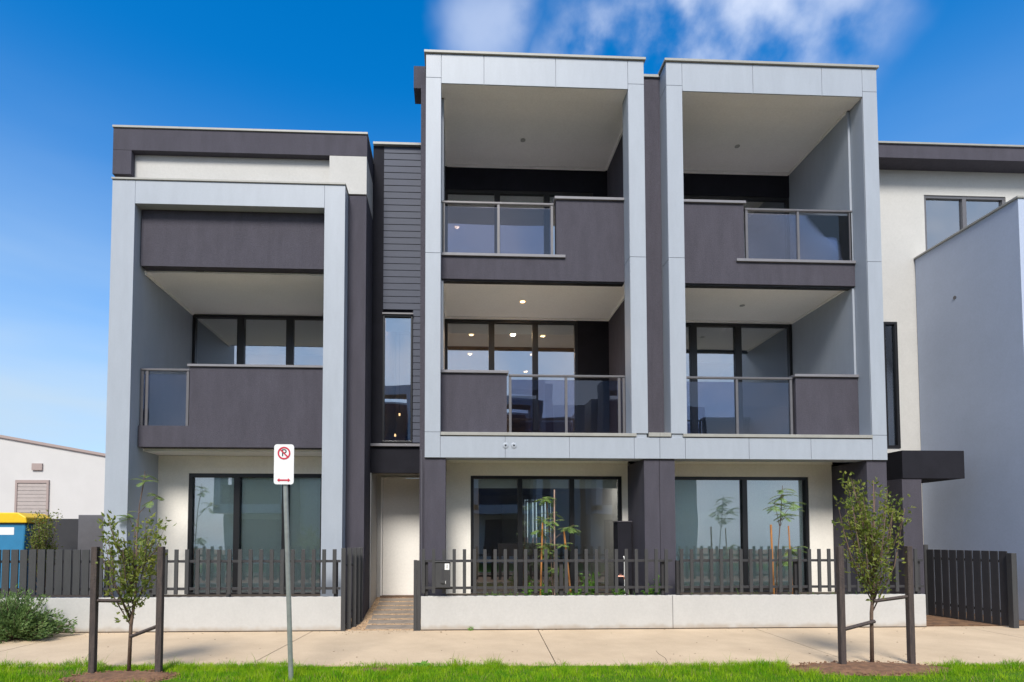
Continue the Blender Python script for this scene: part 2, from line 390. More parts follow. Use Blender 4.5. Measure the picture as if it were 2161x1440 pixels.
# litter on the footpath
mb = MB()
for i in range(150):
    x = random.uniform(-6, 9.5); y = random.choice((-.46-abs(random.gauss(0, .12)), random.uniform(-2.7, -.5), -2.75+abs(random.gauss(0, .15))))
    a = random.uniform(0, 6.28); l_ = random.uniform(.006, .022); c_, s_ = math.cos(a)*l_, math.sin(a)*l_
    mb.cur = random.choice((0, 0, 1)); mb.add([(x-c_, y-s_, .006), (x+s_*.4, y-c_*.4, .010), (x+c_, y+s_, .008), (x-s_*.4, y+c_*.4, .012)], [(0,1,2,3)])
tag(mb.build('leaf_litter', ['dirt', 'bark']), 'scattered bits of dry leaf and grit on the footpath', 'leaf litter', kind='stuff')
# bare patch in the verge
K = 26; vs = [(-.38, -3.0, .0)]+[(-.38+.22*math.cos(6.283*k/K)*(1+.3*noise.noise((k*.6, 1, 0))), -3.0+.08*math.sin(6.283*k/K)*(1+.3*noise.noise((k*.6, 4, 0))), -.010) for k in range(K)]
o = MB().add(vs, [(0, 1+k, 1+(k+1)%K) for k in range(K)]).build('bare_patch', 'dirt'); o['kind'] = 'structure'
# grass
mb = MB()
def blade(mb, x, y, z, h, wd, lean):
    a = random.uniform(0, math.pi*2); dx, dy = math.cos(a)*wd, math.sin(a)*wd
    b = random.uniform(0, math.pi*2); lx, ly = math.cos(b)*lean, math.sin(b)*lean
    mb.add([(x-dx,y-dy,z),(x+dx,y+dy,z),(x+dx*.7+lx*.4,y+dy*.7+ly*.4,z+h*.6),(x-dx*.7+lx*.4,y-dy*.7+ly*.4,z+h*.6),(x+lx,y+ly,z+h)], [(0,1,2,3),(3,2,4)])
mulches = ((-3.10, -3.28, .62, .30), (5.25, -3.20, .95, .36))
n = 0
while n < 90000:
    x = random.uniform(-7.5, 10); y = -2.62-abs(random.gauss(0, .62))
    if y < -4.6 or y > g_edge(x)+.07*noise.noise((x*2.2, 3, 0))+.05*noise.noise((x*9, 7, 0))+.02: continue
    n += 1
    if any(((x-a)/c)**2+((y-b)/d)**2 < 1 for a, b, c, d in mulches): continue
    dens = noise.noise((x*1.1, y*1.6, 5))
    bare = math.hypot((x+.38), (y+3.04)*2.4) < .24 or math.hypot((x+3.9)*.7, (y+3.1)*2) < .3
    if bare and random.random() < .72: continue
    if random.random() > .85+dens: continue
    tuft = max(0, noise.noise((x*4.5, y*5, 9)))
    h = random.uniform(.022, .055)*(1+dens*.8+tuft*2.2); mb.cur = 1 if random.random() < .04 or (bare and random.random() < .6) else 0
    if random.random() < .02: h *= 1.9
    blade(mb, x, y, -.012, h, random.uniform(.0015, .003), h*random.uniform(.2, .9))
tag(mb.build('grass', ['grass', 'dry_grass']), 'short bright green grass of the verge along the footpath', 'grass', kind='stuff')
for (a, b, c, d), nm in zip(mulches, ('bare brown earth around the left street tree', 'bare brown earth around the right street tree')):
    vs = [(a, b, .035)]; K = 28
    for k in range(K):
        t = 2*math.pi*k/K; q = 1+.12*noise.noise((k*.7, a, 0)); vs.append((a+math.cos(t)*c*q, b+math.sin(t)*d*q, -.011))
        vs.append((a+math.cos(t)*c*.6*q, b+math.sin(t)*d*.6*q, .022+.01*noise.noise((k, 2, a))))
    fs = []
    for k in range(K):
        i, j = 1+2*k, 1+2*((k+1)%K); fs += [(i, j, j+1, i+1), (i+1, j+1, 0)]
    mb = MB().add(vs, fs)
    for i in range(500):
        t = random.uniform(0, 6.28); q = random.random()**.5
        stone(mb, a+math.cos(t)*c*q, b+math.sin(t)*d*q, .02*(1-q)+.005, random.uniform(.006, .02))
    tag(mb.build('mulch_bed', 'mulch'), nm, 'mulch', kind='stuff')

# ------------------------------------------------------------------ the two mirrored townhouses
def townhouse(root, ox, s, main):
    B = lambda: MB(ox, s)
    y = .33
    # portal frame of flat panels over a backing
    mb = B()
    panels(mb, [(0, .27, 9.55, 9.98), (.27, 1.02, 9.45, 9.98), (1.02, 2.29, 9.45, 9.98), (2.29, 3.58, 9.45, 9.98), (3.58, 3.87, 9.55, 9.98),
                (0, .27, 6.42, 9.55), (3.58, 3.87, 6.42, 9.55), (0, .27, 3.30, 6.42), (3.58, 3.87, 3.30, 6.42),
                (0, .27, 2.86, 3.30), (.27, 1.38, 2.86, 3.235), (1.38, 2.49, 2.86, 3.235), (2.49, 3.62, 2.86, 3.235), (3.62, 4.07, 2.86, 3.235)], 0, .02, .006)
    # reveals
    mb.box(3.581, 3.60, .021, y, 3.30, 6.415).box(3.581, 3.60, .021, y, 6.425, 9.448).box(.25, .27, .021, y, 3.30, 9.448)
    mb.box(3.85, 3.868, .021, y, 3.30, 6.39).box(3.85, 3.868, .021, y, 6.40, 9.54).box(3.85, 3.868, .021, y, 9.55, 9.978)
    mb.box(.002, .02, .021, y, 2.87, 9.97)
    fr = mb.build('portal_frame', 'cladding', root, .003)
    bk = B(); bk.box(.021, .249, .021, y-.003, 2.87, 9.96).box(3.601, 3.849, .021, y-.003, 3.2, 9.96).box(.25, 3.60, .021, y, 9.475, 9.96).box(.25, 4.068, .021, y, 2.863, 3.23)
    bk.build('frame_core', 'cladding', root)
    cp = B(); cp.box(-.03, 3.90, -.03, 4.5, 9.985, 10.03); cp.build('coping', 'coping', root, .004)
    sl = B(); sl.box(.272, 3.66, -.02, .32, 3.245, 3.30); sl.build('sill', 'coping', root, .004)
    sl = B(); sl.box(3.872, 4.069, -.02, .34, 3.245, 3.315); sl.build('ledge', 'coping', root, .004)
    # dark strip wall beside the frame, with coping
    sw = B(); sw.box(3.872, 4.0695, .31, .5, 3.316, 9.93); sw.build('side_wall', 'dark_render', root)
    B().box(3.88, 4.0695, .28, .55, 9.935, 9.985).build('strip_coping', 'coping', root, .003)
    # shell
    sh = B(); sh.box(-.10, -.002, y+.005, 9.2, .0, 9.68 if main else 9.68).box(4.0, 4.069, .51, 9.2, 0, 9.93).box(0, 4.0, 9.08, 9.2, 2.95, 9.9)
    sh.box(0, 2.9, 9.08, 9.2, 0, 2.95).box(3.95, 4.0, 9.08, 9.2, 0, 2.95).box(2.9, 3.95, 9.08, 9.2, 0, 1.2).box(2.9, 3.95, 9.08, 9.2, 2.75, 2.95)
    sh.build('outer_wall', 'dark_render', root)
    B().box(0, 3.99, y+.01, 9.07, 9.62, 9.9).build('roof', 'gutter', root)
    # upper balcony
    B().box(3.81, 3.99, .50, 2.4, 3.28, 9.44).build('balcony_side_wall', 'dark_render', root)
    B().box(.0, .31, .34, 2.4, 3.28, 9.44).build('balcony_inner_wall', 'cladding', root)
    c2 = B(); c2.box(.31, 3.99, .334, 2.4, 9.452, 9.60).box(.272, 3.578, .021, .332, 9.452, 9.474); c2 = c2.build('balcony_ceiling', 'soffit', root)
    B().box(.311, .345, .36, 2.155, 9.415, 9.451).box(3.772, 3.808, .51, 2.155, 9.415, 9.451).box(.345, 3.772, 2.11, 2.158, 9.40, 9.451).build('cornice', 'trim', c2, .004)
    downlight(c2, ox, s, 1.88, 1.35, 9.452, False)
    # back wall level 2 : strip above window, right and the rest
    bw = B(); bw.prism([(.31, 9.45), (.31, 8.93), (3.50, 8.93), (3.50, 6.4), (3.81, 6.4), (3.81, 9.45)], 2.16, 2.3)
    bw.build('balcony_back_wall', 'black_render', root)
    # level-2 slab edge, parapet
    pr = B(); pr.prism([(.272, 6.11), (3.578, 6.11), (3.578, 7.60), (2.34, 7.60), (2.34, 6.52), (.272, 6.52)], .305, .45)
    pp = pr.build('upper_parapet', 'dark_render', root, .004)
    B().box(2.31, 3.579, .27, .48, 7.602, 7.65).build('parapet_cap', 'coping_dark', pp, .004)
    B().box(.273, 2.50, .27, .48, 6.523, 6.573).build('parapet_cap', 'coping_dark', pp, .004)
    balustrade(root, ox, s, .273, 2.30, 6.575, 7.55, .36, [.31, 1.30, 2.27])
    ce = B(); ce.box(.27, 3.99, .46, 2.30, 6.15, 6.40); ce = ce.build('lower_balcony_ceiling', 'soffit', root)
    B().box(.28, 3.575, .335, .455, 6.09, 6.108).build('drip_edge', 'frame_black', ce)
    B().box(.311, .345, .46, 2.155, 6.112, 6.149).box(3.772, 3.808, .51, 2.155, 6.112, 6.149).box(.345, 3.772, 2.11, 2.158, 6.112, 6.149).build('cornice', 'trim', ce, .004)
    downlight(ce, ox, s, 1.857, 1.32, 6.149, main)
    # level-1 parapet
    pr = B(); pr.box(.272, 1.44, .305, .45, 3.302, 4.41); pp = pr.build('lower_parapet', 'dark_render', root, .004)
    B().box(.273, 1.47, .27, .48, 4.412, 4.46).build('parapet_cap', 'coping_dark', pp, .004)
    balustrade(root, ox, s, 1.48, 3.579, 3.302, 4.41, .36, [1.505, 2.51, 3.47, 3.555])
    B().box(.27, 3.99, .34, 2.3, 3.0, 3.279).build('balcony_floor', 'trim', root)
    # back wall level 1 and windows
    if main:
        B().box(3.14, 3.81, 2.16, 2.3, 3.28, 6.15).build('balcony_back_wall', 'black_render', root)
        window(root, ox, s, .315, 3.14, 3.28, 6.11, 2.17, [1.305, 2.235], blind=.19, gm='upper_glass', mw=.12)
        window(root, ox, s, .312, 3.50, 6.42, 8.925, 2.17, [1.43, 2.50], blind=.12, gm='upper_glass', mw=.12)
        r = room(root, ox, s, .15, 3.9, 2.30, 8.8, 3.30, 6.03, [(.9, 2.83), (1.83, 2.79), (2.51, 2.85), (.91, 4.16), (2.46, 4.13), (2.48, 5.6), (.91, 5.6)], 7)
        r = room(root, ox, s, .15, 3.9, 2.30, 6.5, 6.45, 8.98, [(.58, 3.73), (2.6, 5.5)], 4)
    else:
        B().box(3.52, 3.81, 2.16, 2.3, 3.28, 6.15).build('balcony_back_wall', 'black_render', root)
        window(root, ox, s, .315, 3.52, 3.28, 6.11, 2.17, [1.50, 2.48], gm='upper_glass', mw=.14, drops=[1.7, .75, .75], blind_m='blind')
        window(root, ox, s, .312, 3.50, 6.42, 8.925, 2.17, [1.43, 2.50], blind=.5, gm='upper_glass', mw=.12)
        room(root, ox, s, .15, 3.9, 2.30, 8.8, 3.30, 6.10); room(root, ox, s, .15, 3.9, 2.30, 6.5, 6.45, 8.98)
    # ground floor
    g = B(); g.box(.36, .82, .95, 1.07, .0, 2.95).box(3.69, 3.80, .95, 1.07, 0, 2.95).box(.82, 3.69, .95, 1.07, 2.66, 2.95).box(.82, 3.69, .95, 1.07, 0, .42)
    g.build('ground_wall', 'cream_render', root)
    so = B(); so.box(.0, 4.0, .34, 1.07, 2.955, 2.99).box(.36, 3.80, .021, .339, 2.93, 2.954); so = so.build('porch_ceiling', 'soffit', root)
    B().box(.37, 3.79, .91, .948, 2.90, 2.953).build('cornice', 'trim', so, .004)
    downlight(so, ox, s, 3.45, .72, 2.954, False)
    B().box(.0, .36, .035, 1.07, 0, 2.858).build('pillar', 'dark_render', root)
    B().box(3.80, 4.066, .035, 1.07, 0, 2.858).build('pillar', 'dark_render', root)
    if main:
        window(root, ox, s, .822, 3.688, .422, 2.658, .965, [1.755, 2.74], blind=.15, mw=.085, fw=.055)
        r = room(root, ox, s, .15, 3.9, 1.10, 9.06, .45, 2.90, [(1.0, 2.0), (2.2, 2.2), (3.3, 2.0)], 6, hole=(2.9, 3.85, 1.2, 2.75), wallm='grey_room')  # ceiling lamps here are added out of view to brighten the room
        # back window with sheer curtain in daylight, an inner wall stub and a kitchen bench
        window(root, ox, s, 2.92, 3.85, 1.22, 2.73, 9.09, [3.38], blind=0, mw=.05)
        cu = B(); n_ = 24
        cu.add([(2.92+.9*i/n_, 9.0+.02*math.sin(i*1.9), zz) for zz in (1.22, 2.75) for i in range(n_+1)], [(i, i+1, n_+2+i, n_+1+i) for i in range(n_) if i % 8 not in (1, 6)])
        cu.build('sheer_curtain', 'curtain', r)
        B().box(.16, 1.2, 5.5, 5.6, .45, 2.9).build('partition', 'room_wall', r); B().box(1.6, 2.7, 4.2, 4.9, .45, 1.35).build('kitchen_bench', 'furniture', r); B().box(1.2, 2.0, 7.5, 8.1, .45, 2.5).build('cupboard', 'furniture', r)
    else:
        window(root, ox, s, .822, 3.688, .422, 2.658, .965, [2.07], mw=.1, fw=.055, drops=[2.05, 2.05], blind_m='closed_blind')
        room(root, ox, s, .15, 3.9, 1.10, 6, .45, 2.90)
    B().box(-.24, -.003, .42, .80, 9.69, 10.11).build('roof_hood', 'dark_render', root, .004)

house = thing('townhouse', 'sharp central three-storey townhouse with grey portal frame and number 1 at its fence', 'townhouse', (2.0, .5, 0))
townhouse(house, 0, 1, True)
# vents on the beam (two discs)
for x in (1.386, 1.53):
    v = MB().tube([(x, -.001, 3.075), (x, -.006, 3.075), (x, -.012, 3.075)], [.052, .05, .03], 24).build('vent', 'cladding', house)
    MB().tube([(x, -.0125, 3.075), (x, -.014, 3.075)], .016, 12).build('vent_hole', 'frame_black', v)
# main entry bay: boarded wall, tall slim window, ledge, fascia, porch and door
bd = MB(); z = 3.30; p = .128
while z < 9.05:
    zt = min(z+p-.007, 9.06)
    def brd(x0, x1):
        bd.add([(x0,1.085,z),(x1,1.085,z),(x1,1.093,zt),(x0,1.093,zt),(x0,1.12,z),(x1,1.12,z),(x1,1.12,zt),(x0,1.12,zt)],
               [(0,1,2,3),(7,6,5,4),(0,4,5,1),(3,2,6,7),(0,3,7,4),(1,5,6,2)])
    if zt < 5.76: brd(-.28, -.101)
    elif z > 5.74: brd(-.85, -.101)
    else: brd(-.28, -.101)
    z += p
bd.build('weatherboards', 'boards', house)
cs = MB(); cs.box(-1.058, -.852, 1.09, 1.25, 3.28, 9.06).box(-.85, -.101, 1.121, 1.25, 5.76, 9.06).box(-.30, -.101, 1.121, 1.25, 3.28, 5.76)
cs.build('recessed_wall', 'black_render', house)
MB().box(-1.058, -.10, 1.03, 2.0, 9.062, 9.11).build('entry_coping', 'coping', house, .004)
window(house, 0, 1, -.85, -.285, 3.29, 5.745, 1.06, [], blind=.24, fw=.035, gm='upper_glass')
MB().box(-.86, -.275, 1.03, 1.1, 5.747, 5.775).build('window_hood', 'coping_dark', house)
r = room(house, 0, 1, -.95, -.12, 1.28, 4.5, 3.30, 6.6, [(-.55, 2.2)], 6)
for px_, pz_ in ((-.66, 4.14), (-.75, 3.69)):
    MB().disc((px_, 2.5, pz_), .018, t=.05).build('pendant_light', 'lamp', r)
    MB().tube([(px_, 2.5, 6.6), (px_, 2.5, pz_+.03)], .004, 4).build('pendant_cord', 'furniture', r)
st = MB()
for i in range(9): st.box(-.45, -.13, 1.5+i*.26, 1.5+i*.26+.26, 3.3, 3.5+i*.18)
st.build('stair', 'furniture', r)
MB().box(-1.058, -.104, 1.0, 1.12, 2.71, 3.20).box(-1.058, -.104, 1.121, 1.9, 2.80, 3.20).build('entry_fascia', 'black_render', house)
MB().box(-1.058, -.104, .95, 1.089, 3.205, 3.255).build('entry_ledge', 'coping_dark', house, .004)
en = MB(); en.box(-1.058, -1.04, 1.003, 1.86, .1, 2.79).box(-1.04, -.104, 1.122, 1.86, 2.76, 2.795).box(-1.04, -.97, 1.86, 1.95, .1, 2.79).box(-.97, -.104, 1.86, 1.95, 2.72, 2.79)
en.build('entry_reveal', 'white_render', house)
dr = MB().box(-.925, -.02, 1.885, 1.93, .335, 2.70).build('front_door', 'door_white', house, .003)
MB().box(-.965, -.93, 1.84, 1.9, .30, 2.715).box(-.93, -.104, 1.84, 1.9, 2.703, 2.715).build('door_frame', 'trim', dr, .003)
MB().box(-.965, -.104, 1.80, 1.884, .295, .333).build('threshold', 'bark', dr)
hd = MB(); hd.tube([(-.165, 1.80, 1.15), (-.165, 1.80, 2.45)], .016, 10).box(-.175, -.155, 1.80, 1.885, 1.3, 1.33).box(-.175, -.155, 1.80, 1.885, 2.27, 2.3)
hd.build('door_handle', 'frame_black', dr)
# service pipe at the frame's edge
MB().tube([(-.045, .02, .5), (-.045, .02, 3.0)], .018, 8).build('downpipe', 'gutter', house)

nb = thing('townhouse', 'right-hand three-storey townhouse with matching grey portal frame, mirrored, solid parapet at upper left', 'townhouse', (6.1, .5, 0))
townhouse(nb, 8.14, -1, False)
MB().tube([(8.2, .4, 5.6), (8.35, .4, 5.6)], .03, 8).build('pipe', 'gutter', nb)
ew = MB(); ew.box(8.15, 9.95, 2.3, 2.5, 0, 9.7).box(9.95, 10.28, 2.3, 2.5, 6.25, 9.7).box(10.28, 11.0, 2.3, 2.5, 0, 9.7).box(9.95, 10.28, 2.3, 2.5, 0, 3.45)
ew.box(11.0, 12.9, 2.3, 2.5, 9.15, 9.7).box(11.0, 12.9, 2.3, 2.5, 0, 7.3).box(12.9, 16, 2.3, 2.5, 0, 9.7)
ew.build('entry_wall', 'white_render', nb)
MB().box(8.385, 16.1, 1.9, 2.6, 9.70, 10.0).build('roof_fascia', 'dark_render', nb)
MB().box(8.385, 16.1, 1.87, 6, 10.002, 10.04).build('roof_capping', 'coping', nb)
window(nb, 0, 1, 11.0, 12.9, 7.3, 9.15, 2.32, [11.95], blind=.25, gm='upper_glass', fm='rail')
window(nb, 0, 1, 9.95, 10.28, 3.45, 6.25, 2.28, [], blind=.4, gm='window_glass')
room(nb, 0, 1, 9.7, 13, 2.55, 6, 3.3, 9.6)
MB().box(9.0, 10.22, .72, 2.29, 2.62, 3.15).build('entry_hood', 'black_render', nb)
MB().box(9.0, 9.38, .74, 2.29, .0, 2.615).build('wing_wall', 'dark_render', nb)
MB().box(9.40, 10.2, 2.2, 2.29, .25, 2.6).build('front_door', 'furniture', nb)

# ------------------------------------------------------------------ left townhouse
lh = thing('townhouse', 'left three-storey townhouse with dark flat roof over white band and dark upper panel', 'townhouse', (-3.3, .5, 0))
mb = MB()
mb.box(-5.30, -4.92, 0, .02, 0, 7.575).box(-1.73, -1.38, 0, .02, 0, 7.575).box(-4.917, -1.733, 0, .02, 7.17, 7.575)
mb.box(-4.938, -4.92, .021, 2.3, 3.0, 7.5).box(-1.73, -1.712, .021, .4, 3.0, 7.5).box(-4.938, -4.92, .021, .95, 0, 3.0).box(-1.73, -1.712, .021, .95, 0, 3.0)
mb.box(-1.398, -1.382, .021, .3, 0, 7.57).box(-5.30, -5.28, .021, .95, 0, 7.57)
mb.build('portal_frame', 'cladding', lh, .003)
MB().box(-5.279, -4.939, .021, .6, 0, 7.56).box(-1.711, -1.399, .021, .29, 0, 7.56).box(-4.92, -1.73, .021, .3, 7.175, 7.56).build('frame_core', 'cladding', lh)
MB().box(-5.31, -1.37, -.02, .29, 7.578, 7.61).build('coping', 'coping', lh, .003)
MB().box(-1.711, -1.062, .301, .45, 0, 7.575).box(-1.20, -1.062, .45, 9, 0, 7.60).box(-5.28, -5.2, .6, 9, 0, 7.57).box(-5.2, -1.2, 8.9, 9, 0, 8.2).build('outer_wall', 'dark_render', lh)
MB().box(-5.35, -1.72, .42, 8.9, 7.612, 8.30).box(-1.72, -1.062, .301, 8.9, 7.612, 8.30).build('attic_wall', 'white_render', lh)
rf = MB().box(-5.49, -1.055, .30, 9, 8.303, 8.70).build('roof_fascia', 'dark_render', lh, .004)
MB().box(-5.50, -1.045, .28, 9.02, 8.702, 8.74).build('roof_capping', 'coping', rf, .003)
MB().box(-5.49, -5.17, .302, .415, 7.87, 8.302).build('roof_return', 'dark_render', lh, .004)
MB().box(-4.90, -1.75, .18, .34, 6.18, 7.168).build('upper_panel', 'dark_render', lh)
ce = MB().box(-4.918, -1.73, .345, 2.35, 6.14, 6.17).build('balcony_ceiling', 'soffit', lh)
MB().box(-4.915, -4.88, .35, 2.14, 6.10, 6.139).build('cornice', 'trim', ce)
MB().box(-1.71, -1.5, .46, 2.35, 3.0, 6.2).build('balcony_side_wall', 'dark_render', lh)
pr = MB().prism([(-4.905, 3.05), (-1.74, 3.05), (-1.74, 4.45), (-4.06, 4.45), (-4.06, 3.42), (-4.905, 3.42)], .24, .42).build('lower_parapet', 'dark_render', lh, .004)
MB().box(-4.09, -1.735, .21, .44, 4.452, 4.49).build('parapet_cap', 'coping_dark', pr)
balustrade(lh, 0, 1, -4.905, -4.07, 3.425, 4.42, .30, [-4.88, -4.80, -4.11])
MB().box(-4.9, -1.74, .425, 2.3, 3.05, 3.25).build('balcony_floor', 'trim', lh)
window(lh, 0, 1, -4.915, -1.73, 3.26, 6.13, 2.17, [-3.93, -2.92], gm='upper_glass', mw=.15, drops=[1.9, .72, .72])
room(lh, 0, 1, -5.1, -1.5, 2.3, 8, 3.3, 6.12)
MB().box(-4.92, -4.37, .95, 1.07, 0, 3.0).box(-4.37, -1.74, .95, 1.07, 2.68, 3.0).box(-1.9, -1.74, .95, 1.07, 0, 2.68).box(-4.37, -1.9, .95, 1.07, 0, .42).build('ground_wall', 'cream_render', lh)
MB().box(-4.918, -1.73, .43, 1.07, 3.005, 3.045).build('porch_ceiling', 'soffit', lh)
window(lh, 0, 1, -4.37, -1.9, .42, 2.68, .965, [-3.50, -2.62], mw=.11, fw=.07, drops=[2.1, 2.1, 2.1], blind_m='closed_blind')
room(lh, 0, 1, -5.1, -1.5, 1.1, 6, .45, 2.95)

# grey block wall at the right, part of the next building
gb = thing('end_building', 'tall plain blue-grey side wall of the next building at the right edge', 'building', (12, 1, 0))
MB().box(10.74, 11.0, .02, 2.29, 0, 7.66).box(11.0, 17, .02, 2.29, 0, 7.66).build('wall', 'end_wall', gb)
MB().box(10.71, 17, -.0, 2.29, 7.662, 7.70).build('coping', 'coping', gb, .003)
MB().disc((10.735, 1.35, 6.4), .035, axis='x', t=.01).build('vent', 'rail', gb)

# ------------------------------------------------------------------ garden walls and fences
def gwall(x0, x1, label):
    o = MB().box(x0, x1, -.43, -.31, .016, .55).build('garden_wall', 'garden_render', bevel=.008, origin=((x0+x1)/2, -.37, 0))
    tag(o, label, 'garden wall', 'low rendered garden walls along the footpath')
gwall(-.03, 4.085, 'low white garden wall under the mailbox fence of the central house')
gwall(4.092, 8.38, 'low white garden wall in front of the right-hand townhouse')
gwall(-12.0, -1.30, 'low white garden wall in front of the left townhouse')
def fence(x0, x1, step, wd, label, posts, skip=lambda x: False):
    t = thing('picket_fence', label, 'fence', ((x0+x1)/2, -.40, .55), 'dark picket fences on the garden walls')
    mb = MB(); x = x0
    while x <= x1:
        if not skip(x):
            j = random.uniform(-.003, .003)
            mb.box(x-wd/2, x+wd/2, -.455+j*.3, -.435+j*.3, .60+j, 1.31+j)
        x += step
    mb.build('pickets', 'picket', t, .002)
    for z in (.685, 1.12): MB().box(x0-.02, x1+.02, -.433, -.395, z-.02, z+.02).build('rail', 'picket_back', t, .002)
    for p in posts: MB().box(p-.03, p+.03, -.394, -.335, .45, 1.12).build('post', 'picket_back', t, .002)
fence(.01, 4.07, .1655, .054, 'dark picket fence with mailbox on the wall of the central house', [.05, 2.26, 3.95])
fence(4.24, 8.33, .1655, .054, 'dark picket fence in front of the right-hand townhouse', [4.2, 6.2, 8.3])
fence(-5.05, -1.34, .1655, .06, 'open dark picket fence before the left townhouse window', [-5.0, -4.3, -3.1, -1.4])
fence(-11.5, -5.14, .135, .108, 'denser dark picket fence at the far left edge', [-5.2, -8, -10])
# gate post pair
gp = MB(); gp.box(-.145, -.092, -.45, -.38, 0, 1.135).box(-.088, -.036, -.445, -.375, 0, 1.13)
tag(gp.build('gate_post', 'picket', bevel=.003, origin=(-.09, -.41, 0)), 'doubled dark timber post at the left end of the central garden wall', 'post')
# slatted return fence at the left house corner
rt = thing('return_fence', 'short dark slatted fence at the right corner of the left townhouse', 'fence', (-1.18, -.1, 0))
mb = MB()
for i, (x, yy) in enumerate(((-1.27, -.42), (-1.20, -.30), (-1.14, -.17), (-1.10, -.03), (-1.08, .12))): mb.box(x-.035, x+.035, yy-.012, yy+.012, .0, 1.33)
mb.build('slats', 'picket', rt, .003)
for z_ in (.3, 1.05): MB().tube([(-1.29, -.39, z_), (-1.15, -.13, z_), (-1.09, .2, z_)], .02, 6).build('rail', 'picket_back', rt)
# side gate fence right
sg = thing('side_gate', 'black solid paling gate standing between the right townhouse and blue-grey wall', 'gate', (9.7, .1, 0))
mb = MB(); A = Vector((9.60, .92)); Bv = Vector((9.76, -.50)); K = 10
for i in range(K):
    a = A.lerp(Bv, i/K); b = A.lerp(Bv, (i+.86)/K); nrm = Vector((-(Bv-A).y, (Bv-A).x)).normalized()*.02
    mb.add([(a.x,a.y,.02),(b.x,b.y,.02),(b.x+nrm.x,b.y+nrm.y,.02),(a.x+nrm.x,a.y+nrm.y,.02),(a.x,a.y,1.27),(b.x,b.y,1.27),(b.x+nrm.x,b.y+nrm.y,1.27),(a.x+nrm.x,a.y+nrm.y,1.27)],
           [(0,3,2,1),(4,5,6,7),(0,1,5,4),(1,2,6,5),(2,3,7,6),(3,0,4,7)])
mb.build('palings', 'picket_back', sg, .003)
MB().box(9.72, 9.81, -.60, -.51, 0, 1.24).build('post', 'picket', sg, .003)
MB().box(9.56, 9.64, .93, 1.01, 0, 1.36).build('post', 'picket', sg, .003)
MB().tube([(9.66, .92, 1.1), (9.80, -.5, 1.1)], .025, 6).tube([(9.66, .92, .25), (9.80, -.5, .25)], .025, 6).build('rail', 'picket', sg)

# mailbox
mbx = thing('mailbox', 'dark grey metal mailbox with white number plate 1 on the picket fence', 'mailbox', (.32, -.5, .7))
MB().box(.205, .445, -.56, -.458, .70, 1.105).build('body', 'picket', mbx, .006)
MB().box(.195, .455, -.575, -.455, 1.106, 1.122).build('lid', 'picket', mbx, .004)
MB().box(.305, .345, -.5605, -.56, .82, 1.0).build('seam', 'picket_back', mbx)
s_ = MB(); s_.prism([(.285, .775), (.30, .757), (.33, .748), (.355, .757), (.37, .775)], -.563, -.561).build('slot', 'sign_black', mbx)
MB().box(.366, .372, -.5635, -.5605, .765, .81).build('lock', 'plastic_white', mbx)
pl = MB().box(.355, .428, -.565, -.5605, .985, 1.085).build('number_plate', 'plastic_white', mbx)
def text(body, size, loc, m, parent, root, name):
    cu = bpy.data.curves.new(name, 'FONT'); cu.body = body; cu.size = size; cu.extrude = .001; cu.align_x = 'CENTER'; cu.align_y = 'CENTER'
    o = bpy.data.objects.new(name, cu); S.collection.objects.link(o)
    dg = bpy.context.evaluated_depsgraph_get(); me = bpy.data.meshes.new_from_object(o.evaluated_get(dg)); bpy.data.objects.remove(o)
    me.materials.clear(); me.materials.append(M[m])
    o = bpy.data.objects.new(name, me); S.collection.objects.link(o); o.parent = parent
    o.rotation_euler = (math.pi/2, 0, 0); o.location = Vector(loc)-root.location
    return o
text('1', .095, (.392, -.5668, 1.035), 'sign_black', pl, mbx, 'number')

# meter box, taps and pipe in the front garden
m_ = thing('meter_box', 'dark meter box against the pillar right of the ground window', 'meter box', (3.62, .8, .5))
MB().box(3.50, 3.76, .62, .9, .55, 1.78).build('box_body', 'black_render', m_, .008)
MB().box(3.49, 3.77, .61, .9, 1.782, 1.80).build('lid', 'gutter', m_)
MB().box(3.53, 3.73, .612, .619, .9, 1.70).build('door_panel', 'black_render', m_)
wp = MB().tube([(3.60, .55, .44), (3.60, .55, 1.12), (3.60, .60, 1.15)], .013, 8)
tag(wp.build('water_pipe', 'plastic_white', origin=(3.6, .55, .44)), 'thin white pipe rising in front of the meter box', 'pipe')
for (x, y_, z_, lb) in ((3.50, .48, .80, 'small copper tap behind the pickets beside the white pipe'), (3.93, .40, 1.0, 'small copper tap higher up on the dark right pillar')):
    t = thing('garden_tap', lb, 'tap', (x, y_, z_))
    MB().tube([(x-.05, y_, z_), (x+.05, y_-.02, z_)], .016, 8).tube([(x+.05, y_-.02, z_), (x+.07, y_-.02, z_-.05)], .013, 8).build('spout', 'copper', t)
    MB().disc((x, y_-.01, z_+.035), .026, t=.012).tube([(x, y_-.01, z_), (x, y_-.01, z_+.03)], .007, 6).build('handle', 'copper', t)
    if y_ < .45: MB().tube([(x, y_, z_), (x, .45, z_), (x, .45, .46)], .010, 6).build('pipe', 'copper', t)

